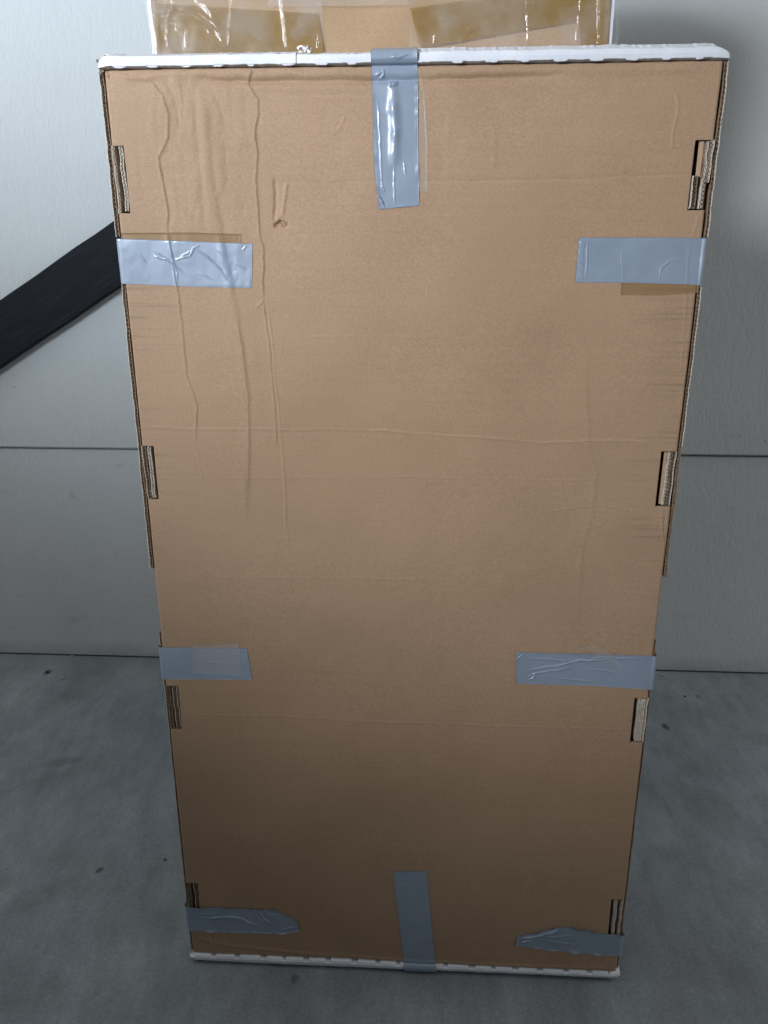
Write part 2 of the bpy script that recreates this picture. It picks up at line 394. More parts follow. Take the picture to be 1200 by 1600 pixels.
c = mix(nt, math_(nt, 'MULTIPLY', sp, .75), c, (.05, .055, .055))
geo = N(nt, 'ShaderNodeTexCoord')
def blob(px, py, rx, ry, ang=0, warp=.35):
    mp = nt.nodes.new('ShaderNodeMapping'); mp.vector_type = 'TEXTURE'
    mp.inputs['Location'].default_value = (px, py, 0); mp.inputs['Rotation'].default_value = (0, 0, ang)
    mp.inputs['Scale'].default_value = (rx, ry, 1)
    nt.links.new(geo.outputs['Object'], mp.inputs['Vector'])
    l = nt.nodes.new('ShaderNodeVectorMath'); l.operation = 'LENGTH'; nt.links.new(mp.outputs['Vector'], l.inputs[0])
    d = math_(nt, 'ADD', l.outputs['Value'], math_(nt, 'MULTIPLY', math_(nt, 'SUBTRACT', noise(nt, v, 60, 4, .7), .5), warp*3))
    return ramp(nt, d, [(.55, 1), (1.0, 0)])
for (bx, by, rx, ry, an, al) in [(0.5811, 0.649, 0.009, 0.016, 0.2, 0.8), (-0.5387, 0.1711, 0.006, 0.011, -0.5, 0.7), (-0.9377, 0.8155, 0.012, 0.016, 0, 0.6), (-0.7349, 0.4626, 0.05, 0.02, 0.3, 0.25), (-0.1602, -0.0223, 0.008, 0.01, 0, 0.5), (0.6952, 0.7797, 0.006, 0.008, 0, 0.5), (-0.8185, 0.717, 0.05, 0.03, 0, 0.15), (-0.6192, 0.1109, 0.09, 0.03, 0.6, 0.15)]:
    c = mix(nt, math_(nt, 'MULTIPLY', blob(bx, by, rx, ry, an), al), c, (.035, .035, .033))
nt.links.new(c, b.inputs['Base Color'])
b.inputs['Roughness'].default_value = .72; b.inputs['Specular IOR Level'].default_value = .3
n1 = bump(nt, b, noise(nt, v, 45, 6, .65), .25, .002)
bump(nt, b, noise(nt, v, 300, 3, .6), .2, .0008, n1)
tag(link('floor', [(-6, -6, 0), (6, -6, 0), (6, 6, 0), (-6, 6, 0)], [(0, 1, 2, 3)], M_floor, smooth=False), kind='structure')

# wall: cladding boards, the lower board set a little behind the upper one
WY = .8911; WR = -.00442
m, nt, b = new_mat('pale_wall_cladding'); M_wall = m
v = coords(nt)
c = ramp(nt, noise(nt, v, 1.8, 6, .6), [(.3, (.57, .595, .605)), (.7, (.64, .665, .67))])
sep = nt.nodes.new('ShaderNodeSeparateXYZ'); nt.links.new(v, sep.inputs[0])
sm = ramp(nt, noise(nt, coords(nt, (1, 1, 2.4)), 14, 6, .7, .5), [(.60, 0), (.74, 1)])
low = map_range(nt, sep.outputs[2], 1.1, .45)
c = mix(nt, math_(nt, 'MULTIPLY', math_(nt, 'MULTIPLY', sm, low), .38), c, (.25, .235, .21))
dot = ramp(nt, noise(nt, v, 48, 2, .5), [(.77, 0), (.80, 1)])
c = mix(nt, math_(nt, 'MULTIPLY', dot, .55), c, (.12, .11, .10))
dr = map_range(nt, sep.outputs[2], .05, .0)
c = mix(nt, math_(nt, 'MULTIPLY', dr, math_(nt, 'MULTIPLY', noise(nt, v, 12, 5, .7), .8)), c, (.22, .22, .21))
nt.links.new(c, b.inputs['Base Color']); b.inputs['Roughness'].default_value = .75
emb = noise(nt, coords(nt, (1, 1, .42)), 100, 4, .65, .9)
emb = ramp(nt, emb, [(.36, 0), (.62, 1)])
n1 = bump(nt, b, emb, .30, .0018)
bump(nt, b, noise(nt, v, 3, 4, .6), .25, .01, n1)
wall = empty('wall', (0, WY, 0), (0, 0, WR))
tag(wall, 'pale grey clad wall standing behind the boxes on the concrete floor', 'wall')
def board(z0, z1, y, dz=.004):
    mb = MB(); n = 24
    prof = [(y+.02, z0), (y+.004, z0), (y, z0+dz), (y, z1-dz), (y+.004, z1), (y+.02, z1)]
    mb.sheet([[(-4+8*i/n, q[0], q[1]) for q in prof] for i in range(n+1)])
    return mb.build('cladding_board', M_wall, wall)
board(.002, .571, .003)
board(.5752, 3.2, -.003)
mb = MB(); mb.box(-4, 4, .0232, .12, 0, 3.2)
m, nt, b = new_mat('dark_joint'); b.inputs['Base Color'].default_value = (.12, .12, .115, 1); b.inputs['Roughness'].default_value = .9
mb.build('backing', m, wall)

# dark plank running up along the wall
m, nt, b = new_mat('dark_stained_wood'); M_plank = m
gv = coords(nt, (1.5, 1, 30))
g = noise(nt, gv, 6, 6, .7, .3)
c = ramp(nt, g, [(.3, (.006, .007, .010)), (.55, (.012, .014, .019)), (.8, (.028, .031, .038))])
nt.links.new(c, b.inputs['Base Color']); b.inputs['Roughness'].default_value = .6; b.inputs['Specular IOR Level'].default_value = .12
bump(nt, b, g, .35, .001)
pa = Vector((-0.917, 0.927)); pb = Vector((-0.6375, 1.093)); pc = Vector((-0.9416, 0.788)); pd = Vector((-0.6435, 0.963))
ang = math.atan2(.1705, .2885)
d = Vector((math.cos(ang), math.sin(ang))); nn = Vector((-d.y, d.x))
mid = (pa+pb+pc+pd)/4
hw = .0585
t0 = -(mid.y-.075)/d.y; t1 = 1.75
mb = MB(); L = t1-t0
nseg = 60; bev = .003; th = .022
ring = [(-hw, th), (-hw, bev), (-hw+bev, 0), (hw-bev, 0), (hw, bev), (hw, th), (-hw, th)]
rows = []
for i in range(nseg+1):
    s = -L/2+L*i/nseg; wv = .0006*math.sin(i*1.7)+.0004*math.sin(i*4.1)
    rows.append([(s, q[1]+.0, q[0]+wv) for q in ring])
mb.sheet(rows)
n0 = len(mb.v)
mb.f.append(tuple(range(0, 6))[::-1]); mb.m.append(0)
mb.f.append(tuple(range(nseg*7, nseg*7+6))); mb.m.append(0)
plank = mb.build('wooden_plank', M_plank)
ctr = mid+d*((t0+t1)/2)
plank.location = (ctr.x, .8660, ctr.y); plank.rotation_euler = (0, -ang, 0)
tag(plank, 'dark stained wooden plank slanting up along the wall left of the boxes', 'plank')

# ================================================================ REAR BOX
RY = .28
rear = empty('cardboard_box', (-.044, RY, 0))
tag(rear, 'taller brown cardboard box wrapped in shiny packing tape, standing behind the front box', 'box')
RW, RH, RD = .602, 1.52, .24
mb = MB()
# front panel, gently buckled
n1_, n2_ = 90, 160
rows = []
for j in range(n2_+1):
    z = .004+(RH-.008)*j/n2_
    rows.append([(-RW/2+.004+(RW-.008)*i/n1_, .0012*float(vnoise(np.array(i/9.), np.array(j/9.), 1, 8)), z) for i in range(n1_+1)])
mb.sheet(rows)
mb.build('front_panel', M_rear, rear, True)
for sx in (-1, 1):
    mb = MB(); x0, x1 = sorted((sx*RW/2, sx*(RW/2-.0035)))
    mb.box(x0, x1, .0005, RD, 0, RH)
    mb.build('side_panel', M_white, rear)
mb = MB(); mb.box(-RW/2+.0035, RW/2-.0035, RD-.004, RD, 0, RH); mb.build('back_panel', M_rear, rear)
mb = MB(); mb.box(-RW/2+.0035, RW/2-.0035, .004, RD-.004, RH-.006, RH-.002); mb.build('top_flap', M_rear, rear)

def rear_sheet(name, poly, y, mat, res=.004, wr=.0006, ridges=(), label=None):
    """bilinear four-cornered sheet of tape on the rear box: corners (x,z) world, bottom-left, bottom-right, top-right, top-left"""
    a, b2, c2, d2 = [np.array(q) for q in poly]
    nx = max(4, int(max(np.linalg.norm(b2-a), np.linalg.norm(c2-d2))/res)); ny = max(4, int(max(np.linalg.norm(d2-a), np.linalg.norm(c2-b2))/res))
    s, t = np.meshgrid(np.linspace(0, 1, nx+1), np.linspace(0, 1, ny+1))
    X = (a[0]*(1-s)+b2[0]*s)*(1-t)+(d2[0]*(1-s)+c2[0]*s)*t
    Z = (a[1]*(1-s)+b2[1]*s)*(1-t)+(d2[1]*(1-s)+c2[1]*s)*t
    h = wr*vnoise(X, Z, 26, 31)+wr*.5*vnoise(X, Z, 70, 33)
    for (pts, amp, wd) in ridges: crease(X, Z, h, pts, amp, wd, fade=.05)
    Y = y-np.maximum(h+wr, 0)-.0012*0
    vv = np.stack([X-rear.location.x, Y, Z], -1).reshape(-1, 3)
    idx = np.arange((nx+1)*(ny+1)).reshape(ny+1, nx+1)
    f = np.stack([idx[:-1, :-1], idx[:-1, 1:], idx[1:, 1:], idx[1:, :-1]], -1).reshape(-1, 4)
    o = link(name, vv, f, mat, rear)
    if label: o['label'] = label
    return o
RS = [
 ('packing_tape', [(-0.3427, 1.2767), (-0.1155, 1.2736), (-0.1224, 1.3232), (-0.3346, 1.3382)], -.0030, M_amber, []),
 ('packing_tape', [(0.0101, 1.2821), (0.2114, 1.3093), (0.2065, 1.3507), (-0.0037, 1.327)], -.0030, M_amber, []),
 ('packing_tape', [(0.2187, 1.2689), (0.2524, 1.2684), (0.2491, 1.3396), (0.2073, 1.3403)], -.0030, M_amber, []),
 ('packing_tape', [(-0.1865, 1.3314), (-0.0037, 1.3298), (-0.0041, 1.3787), (-0.1838, 1.3821)], -.0045, M_haze_tape, []),
]
for nme, poly, y, mt, rg in RS: rear_sheet(nme, poly, y, mt, ridges=rg)
rid = [([(-0.315, 1.3564), (-0.3175, 1.3386), (-0.322, 1.3279), (-0.3261, 1.3207)], .0022, .0016), ([(-0.32, 1.3133), (-0.3215, 1.2898)], .0022, .0013), ([(-0.3072, 1.3131), (-0.3062, 1.3058)], .0022, .0013),
       ([(-0.2959, 1.3159), (-0.2934, 1.3056), (-0.2967, 1.2873)], .0022, .0016), ([(-0.2826, 1.3113), (-0.2804, 1.3069)], .0022, .0014), ([(-0.2306, 1.362), (-0.2348, 1.3265), (-0.238, 1.3048), (-0.2402, 1.2864)], .0022, .0015),
       ([(-0.2855, 1.3559), (-0.2627, 1.3269), (-0.2516, 1.305), (-0.2487, 1.2873)], .0018, .004), ([(-0.3394, 1.3246), (-0.3214, 1.3163), (-0.298, 1.3115), (-0.2725, 1.3097), (-0.2528, 1.2888)], .0022, .0018),
       ([(-0.3526, 1.3211), (-0.3305, 1.328), (-0.2877, 1.3317), (-0.2474, 1.3049)], .0016, .003), ([(-0.3107, 1.3564), (-0.3086, 1.3349), (-0.3214, 1.317)], .002, .002),
       ([(-0.1206, 1.3015), (-0.1221, 1.281)], .0022, .0014), ([(-0.1687, 1.3539), (-0.1648, 1.3109), (-0.1619, 1.2816)], .0015, .003)]
rear_sheet('clear_tape', [(-0.3477, 1.2783), (-0.1172, 1.2751), (-0.1144, 1.3669), (-0.3412, 1.371)], -.0062, M_clear, .0016, .00025, rid, None)
rid = [([(0.0006, 1.3112), (0.0458, 1.3205), (0.1027, 1.3337), (0.1505, 1.3483)], .002, .0014), ([(0.0298, 1.2993), (0.0292, 1.2847)], .0022, .0014), ([(0.0791, 1.3086), (0.0697, 1.2943), (0.0616, 1.2857)], .002, .0025),
       ([(0.144, 1.3484), (0.1475, 1.3167), (0.1503, 1.2815)], .0022, .0014), ([(0.2132, 1.3472), (0.213, 1.3192), (0.2103, 1.2821)], .0022, .0015), ([(0.1273, 1.3291), (0.1676, 1.3326), (0.2076, 1.3375)], .0014, .002),
       ([(0.0132, 1.2937), (0.0462, 1.3062), (0.0952, 1.3176), (0.1518, 1.3259)], .0012, .002), ([(0.0953, 1.314), (0.1192, 1.3278)], .002, .0015), ([(0.2356, 1.3468), (0.2407, 1.2802)], .004, .002)]
rear_sheet('clear_tape', [(-0.0033, 1.2735), (0.2539, 1.2699), (0.2495, 1.3603), (-0.0039, 1.3649)], -.0062, M_clear, .0016, .00025, rid, None)
# loose film gathered down the right hand corner of the rear box
mb = MB()
for sx, w2 in ((1, .008), (-1, .0035)):
    rows = []
    for j in range(200):
        z = .3+1.2*j/199
        wv = .0012*math.sin(j*.21)+.0008*math.sin(j*.57+1)
        rows.append([(sx*(RW/2-.012)+0, -.007, z), (sx*(RW/2-.002)+wv*.4, -.0085+wv, z), (sx*(RW/2+w2)+wv, -.004, z), (sx*(RW/2+w2*.8)+wv, .02, z), (sx*(RW/2+w2*.5), .06, z)])
    mb.sheet(rows)
mb.build('stretch_film', M_clear, rear, True)

# ================================================================ FRONT BOX
box = empty('cardboard_box', (0, 0, .018*math.cos(TH)), (-TH, 0, 0))
tag(box, 'large brown cardboard box with white rims and silver tape strips, standing in front', 'box')
BD = .215
# front panel with notches
keep = np.ones((NV-1, NU-1), bool)
uc = (us[:-1]+us[1:])/2; vc = (vsn[:-1]+vsn[1:])/2
skirt = []
for (v0, v1), ul, ur in zip(SLOT_V, SL_U, SR_U):
    rv = (vc > v0) & (vc < v1)
    keep[np.ix_(rv, uc < ul)] = False; keep[np.ix_(rv, uc > W-ur)] = False
idx = np.arange(NU*NV).reshape(NV, NU)
Fq = np.stack([idx[1:, :-1], idx[1:, 1:], idx[:-1, 1:], idx[:-1, :-1]], -1)[keep]
verts = np.stack([U-W/2, -HF, H-V], -1).reshape(-1, 3)
# thickness around the whole outline and the notches
TK = .0045
kp = np.pad(keep, 1)
extra_f = []; emap = {}; ev = []
def back(i):
    if i not in emap:
        emap[i] = NU*NV+len(ev); p = verts[i]; ev.append((p[0]+(rng.random()-.5)*.0006, TK-.0006+(rng.random())*.0012+max(0., p[1]*.2), p[2]+(rng.random()-.5)*.0006))
    return emap[i]
for (j, i) in np.argwhere(keep):
    if not kp[j, i+1]: a, b2 = idx[j, i], idx[j, i+1]; extra_f.append((a, b2, back(b2), back(a)))
    if not kp[j+2, i+1]: a, b2 = idx[j+1, i+1], idx[j+1, i]; extra_f.append((a, b2, back(b2), back(a)))
    if not kp[j+1, i]: a, b2 = idx[j+1, i], idx[j, i]; extra_f.append((a, b2, back(b2), back(a)))
    if not kp[j+1, i+2]: a, b2 = idx[j, i+1], idx[j+1, i+1]; extra_f.append((a, b2, back(b2), back(a)))
allv = np.vstack([verts, np.array(ev)])
allf = np.vstack([Fq, np.array(extra_f)])
fp = link('front_panel', allv, allf, None, box, True, [M_kraft, M_edge], [0]*len(Fq)+[1]*len(extra_f))

# corrugated board seen edge on: liners and a fluted sheet between them
def corr(mb, path, t, depth, h0, pitch=.0052, jit=.0004, light=(1, 2), mi_mid=0):
    """path: list of (u,v) of the board's centre line; t thickness; h0 height of the edge over the panel; board goes depth back"""
    pts = [np.array(p, float) for p in path]
    Ls = [0.0]
    for a, b2 in zip(pts[:-1], pts[1:]): Ls.append(Ls[-1]+np.linalg.norm(b2-a))
    n = max(6, int(Ls[-1]/.0011))
    cl = []
    for k in range(n+1):
        s = Ls[-1]*k/n
        i = min(len(pts)-2, max(0, np.searchsorted(Ls, s)-1)); q = (s-Ls[i])/max(1e-9, Ls[i+1]-Ls[i])
        p = pts[i]*(1-q)+pts[i+1]*q; dd = pts[i+1]-pts[i]; dd = dd/np.linalg.norm(dd); nr = np.array([-dd[1], dd[0]])
        cl.append((s, p, nr))
    sd = random.random()*50
    wob = lambda s, k: float(vnoise(np.array(s), np.array(sd+k*3.7), 130, 12))
    lin = .00065
    def ribbon(off, mi, th, dep=depth):
        rows = []
        for s, p, nr in cl:
            o = off(s)+jit*wob(s, 1)*.8
            a = p+nr*(o-th/2); c2 = p+nr*(o+th/2)
            hh = h0+jit*1.2*wob(s, mi+2)
            rows.append([P3(a[0], a[1], h0-dep), P3(a[0], a[1], hh), P3(c2[0], c2[1], hh), P3(c2[0], c2[1], h0-dep)])
        mb.sheet(rows, mi)
    ribbon(lambda s: -t/2+lin/2, light[0], lin)
    ribbon(lambda s: t/2-lin/2, light[1], lin)
    am = t/2-lin*1.2
    ribbon(lambda s: am*math.sin(2*math.pi*(s+.0006*math.sin(s*90))/pitch), mi_mid, .0006, min(depth, .02))
EM = [M_edge, M_liner, M_kraft_in]

# side panels: outer layer, with a gap between v=.566 and .655 as on the box
def side(uu, segs, light, h0, name='side_panel'):
    mb = MB()
    for (v0, v1, t) in segs:
        path = [(uu+random.uniform(-.0004, .0004), v0+(v1-v0)*k/14) for k in range(15)]
        corr(mb, path, t, BD, h0, .0048, .00028, light)
    return mb.build(name, EM+[M_white], box)
side(-.0034, [(-.004, .1655, .0046), (.2165, .566, .0042)], (2, 1), -.0022)
side(-.0014, [(.658, .676, .0036), (.726, 1.106, .0034), (1.155, 1.196, .0036)], (2, 1), -.0030)
side(W+.0042, [(-.004, .1685, .0040), (.219, .40, .0038)], (1, 2), -.0030)
side(W+.0034, [(.40, .566, .0034)], (2, 0), -.0034)
side(W+.0014, [(.655, 1.196, .0030)], (2, 0), -.0040)
# plain board walls behind the edges
for sx in (0, 1):
    mb = MB()
    u0 = .0006 if sx == 0 else W-.0042
    mb.box(u0-W/2, u0+.0036-W/2, .0075, BD-.002, .002, H-.002)
    mb.build('side_wall', M_kraft_in, box)
mb = MB(); mb.box(-W/2-.004, W/2+.004, BD, BD+.004, -.012, H+.012); mb.build('back_panel', M_white, box)

m, nt, b = new_mat('notch_shade_dark'); b.inputs['Base Color'].default_value = (.025, .024, .022, 1); b.inputs['Roughness'].default_value = 1  # added dark block inside the box, standing in for shade in the notch gaps
mb = MB(); mb.box(-W/2+.0048, W/2-.0048, .016, BD-.006, .01, H-.01); mb.build('notch_shade_block', m, box)

# locking tabs seen in the notches
def tabs(i, side_, strips, faces=()):
    v0, v1 = SLOT_V[i]
    mb = MB()
    for (ua, ub, t, va, vb, h, lt, wob) in strips:
        A = v0+(v1-v0)*va; B = v0+(v1-v0)*vb
        if side_ == 'R': ua, ub = W-ua, W-ub
        n = 6
        path = [(ua+(ub-ua)*k/n+wob*math.sin(k*1.9+i), A+(B-A)*k/n) for k in range(n+1)]
        corr(mb, path, t, .03, h, .0042, .0003, lt, 1 if lt != (0, 0) and t < .0045 else 0)
    for (ua, ub, va, vb, h) in faces:       # a folded flap seen flat-on
        A = v0+(v1-v0)*va; B = v0+(v1-v0)*vb
        if side_ == 'R': ua, ub = W-ua, W-ub
        rows = [[P3(ua+(ub-ua)*k/6, A+(B-A)*j/8, h-.002*abs(k-5)/6) for k in range(7)] for j in range(9)]
        mb.sheet(rows, 3)
    o = mb.build('locking_tab', EM+[M_kraft], box)
    return o
tabs(0, 'L', [(.0018, .0026, .0036, .0, 1.0, -.0012, (0, 1), .0002), (.0098, .0114, .0040, .01, .97, -.0006, (1, 1), .0008)])
tabs(1, 'L', [(.0022, .0034, .0046, .0, .98, -.0012, (0, 1), .0004), (.0088, .0096, .0040, .01, .97, -.0008, (1, 1), .0004)])
tabs(2, 'L', [(.0024, .0034, .0046, .0, 1.0, -.0015, (0, 0), .0004), (.0112, .0122, .0064, .02, .98, -.0012, (1, 1), .0002)])
tabs(3, 'L', [(.0030, .0040, .0050, .0, .7, -.0015, (0, 0), .0003), (.0138, .0142, .0056, .02, .9, -.0012, (0, 1), .0002)])
tabs(0, 'R', [(.0068, .0068, .0032, .02, .55, -.0010, (1, 0), .0005), (.0018, .0024, .0042, .0, .60, -.0004, (1, 0), .0004),
              (.0148, .0148, .0052, .50, .98, -.0006, (0, 1), .0003), (.0058, .0058, .0042, .54, .98, -.0006, (0, 1), .0003)],
     [(.0138, .0088, .01, .52, -.004)])
tabs(1, 'R', [(.0086, .0092, .0034, .01, .97, -.0008, (0, 1), .0003), (.0038, .0042, .0048, .0, .98, -.0004, (1, 0), .0003)], [(.0140, .0106, .01, .97, -.0035)])
tabs(2, 'R', [(.0096, .0100, .0040, .02, .97, -.0008, (1, 1), .0005), (.0050, .0052, .0036, .02, .97, -.0010, (1, 1), .0004), (.0014, .0016, .0030, .0, .98, -.0006, (1, 0), .0003)])
tabs(3, 'R', [(.0112, .0114, .0042, .02, .97, -.0010, (1, 1), .0005), (.0034, .0036, .0042, .0, .98, -.0006, (1, 0), .0003)])

# white rims folded over the top and bottom
def rim(top):
    mb = MB()
    n = 660
    rows = []; 
    for i in range(n+1):
        u = -.0045+(W+.0095)*i/n
        w1 = .0003*float(vnoise(np.array(u), np.array(3. if top else 8.), 14, 21)) - .0011*max(0, float(vnoise(np.array(u), np.array(6.), 34, 28))-1.1); w2 = .00016*float(vnoise(np.array(u), np.array(5.), 80, 22)) + .0002*float(vnoise(np.array(u), np.array(2.), 260, 25))
        ed = min(1, (u+.0045)/.010, (W+.005-u)/.012); ed = max(0, ed)**.5
        if top:
            # left of the tear the outer layer lies a little prouder
            lift = .0012 if u < .2055 else (0.0 if u < .222 else .0002)
            hgt = 1.0 if u < .2055 or u > .30 else .90
            k = math.sin(max(0, min(1, (u-.28)/.05))*math.pi/2)
            bev = .0175+.0015*k
            prof = [(-.0004, -.008), (-.0014+w2, -.0012+lift), (-.0018+w2, .0036+lift), (-.0022+w2, .0042+lift), (-.0060, .0044+lift+w1), (-.0106*hgt, .0038+lift+w1),
                    (-.0114*hgt+w2, .0030+lift), (-.0145*hgt+w2*2, -.006), (-bev*hgt+w2*2, -.0165), (-bev*hgt-.0006, -.019), (-bev*hgt-.0004, -BD)]
            prof = [(a*(.35+.65*ed) if a < 0 else a, b2-(1-ed)*.003) for a, b2 in prof]
        else:
            sag = .0006*math.sin(u*9)
            prof = [(H-.0020, -.006), (H+.0004+w2, -.001), (H+.0012+w2, .0030), (H+.0048, .0042+w1), (H+.0090+sag, .0036+w1),
                    (H+.0130+sag+w2, .0012), (H+.0154+w2, -.002), (H+.0172, -.020), (H+.0176, -BD)]
            if (u+.004+.003*math.sin(u*41)) % .0352 < .0080+.002*math.sin(u*77) and u < W-.01: prof[0] = (H+.0024, -.010); prof[1] = (H+.0036, -.006); prof[2] = (H+.0042, .0034)
            prof = [(H+(a-H)*(.75+.25*ed), b2-(1-ed)*.002) for a, b2 in prof]
        rows.append([P3(u, a, b2) for a, b2 in prof])
    mb.sheet(rows)
    # perforated fold: paper nibs (top) bridging the dark slit between rim and panel
    k = 0; u = .012 if top else .030
    while top and u < W-.02:
        l = random.uniform(.007, .015)
        vv = -.0006 if top else H+.0002
        if top and .27 < u+l/2 < .34: u += .0352; continue
        rows = []
        for q in range(9):
            e = math.sin(q/8*math.pi)**.2; x = u+l*q/8
            jj = random.uniform(-.0004, .0003)
            if top: rows.append([P3(x, -.0030, .0049), P3(x, -.0020+.0016*e+jj, .0044), P3(x, -.0020+.0018*e+jj, .0026)])
            else: rows.append([P3(x, vv+.001, .0032), P3(x, vv-.0010*e+.0+jj, .0028), P3(x, vv-.0011*e+jj, .0012)])
        mb.sheet(rows); u += random.uniform(.0335, .0370)
    return mb.build('rim', [M_white], box, False)
rt_ = rim(True); rt_['label'] = 'white top rim torn near its middle'
rb_ = rim(False); rb_['label'] = 'white bottom rim with perforated edge'
# torn flakes where the top rim is broken and at the corners
def flake(name, cu, cv, h, r, n, mats, seed, stretch=(1, 1)):
    g = random.Random(seed); mb = MB()
    for k in range(n):
        a = g.uniform(0, 6.28); x = cu+g.uniform(-r, r)*stretch[0]; y = cv+g.uniform(-r, r)*.6*stretch[1]; l = g.uniform(.3, .8)*r
        hh = h+g.uniform(0, .003)
        p = [(x+l*math.cos(a+q)*g.uniform(.4, 1), y+l*math.sin(a+q)*g.uniform(.4, 1), hh+g.uniform(-.0012, .0012)) for q in (0, 1.3, 2.6, 3.7, 5)]
        nn0 = len(mb.v)
        mb.v += [P3(*q) for q in p]+[P3(q[0], q[1], q[2]-.0006) for q in p]
        mi = g.randrange(len(mats))
        mb.f.append(tuple(nn0+i for i in range(5))); mb.m.append(mi)
        for i in range(5):
            mb.f.append((nn0+i, nn0+(i+1) % 5, nn0+5+(i+1) % 5, nn0+5+i)); mb.m.append(mi)
    return mb.build(name, mats, box)
flake('torn_edge', .2125, -.0165, -.004, .0055, 16, [M_edge, M_liner, M_white], 3, (1.2, .6))
flake('torn_edge', .000, -.0085, -.002, .006, 14, [M_edge, M_white, M_liner], 5, (1, 1.2))
flake('torn_edge', W-.002, -.006, -.002, .004, 8, [M_white, M_liner, M_white], 6, (1, 1.2))
flake('torn_edge', .008, H+.008, -.001, .005, 10, [M_edge, M_liner, M_white], 8, (1.2, .6))
flake('torn_edge', -.003, .003, -.002, .0035, 9, [M_edge, M_liner], 19, (.6, 2))
# curled flap of the puncture
a0 = [(0.1812, 0.153)][0]
flake('torn_edge', a0[0]+.001, a0[1]-.001, .0005, .0022, 4, [M_kraft, M_kraft], 12)

# ---- tape: grids draped over panel, rims and sides
def drape(u, v, off):
    """point(s) on the outside of the box, arc-length style beyond its edges"""
    u = np.asarray(u, float); v = np.asarray(v, float); off = np.asarray(off, float)
    h = hsample(u, v); lim = .0015; r = .003
    X = u.copy(); Hh = h.copy()
    # top and bottom rims
    top = np.clip(-v, 0, None); bot = np.clip(v-H, 0, None)
    tp = np.interp(top, [0, .002, .005, .011, .0145, .030, .060], [0, .0040, .0062, .0056, .0030, -.014, -.043])
    tv = np.interp(top, [0, .002, .005, .011, .0145, .030, .060], [0, -.0012, -.005, -.0108, -.0134, -.0192, -.0196])
    bp = np.interp(bot, [0, .002, .005, .011, .0145, .030, .060], [0, .0036, .0056, .0050, .0026, -.012, -.043])
    bv = np.interp(bot, [0, .002, .005, .011, .0145, .030, .060], [0, .0012, .005, .0105, .0140, .0172, .0176])
    Vv = np.where(v < 0, tv, np.where(v > H, H+bv, v))
    fade = np.clip(1-np.maximum(top, bot)/.004, 0, 1)
    Hh = h*fade+np.where(v < 0, tp, np.where(v > H, bp, 0))
    # sides
    for sg in (-1, 1):
        e = (-u if sg < 0 else u-W)
        k = e > 0
        ee = np.clip(e, 0, None)
        side_out = np.where(ee < lim, ee, lim+r*np.sin(np.clip((ee-lim)/r, 0, math.pi/2)))
        down = np.where(ee < lim, 0, np.where((ee-lim)/r < math.pi/2, r*(1-np.cos(np.clip((ee-lim)/r, 0, math.pi/2))), r+(ee-lim-r*math.pi/2)))
        X = np.where(k, (-side_out if sg < 0 else W+side_out), X)
        Hh = np.where(k, h*np.clip(1-ee/lim, 0, 1)-down, Hh)
        # offset direction turns outward
        tt = np.clip((ee-lim)/r, 0, math.pi/2)
        X = X+np.where(k, sg*off*np.sin(tt), 0); Hh = Hh+np.where(k, off*np.cos(tt), 0)
    inner = (u >= 0) & (u <= W)
    Hh = Hh+np.where(inner, off, 0)
    return np.stack([X-W/2, -Hh, H-Vv], -1)
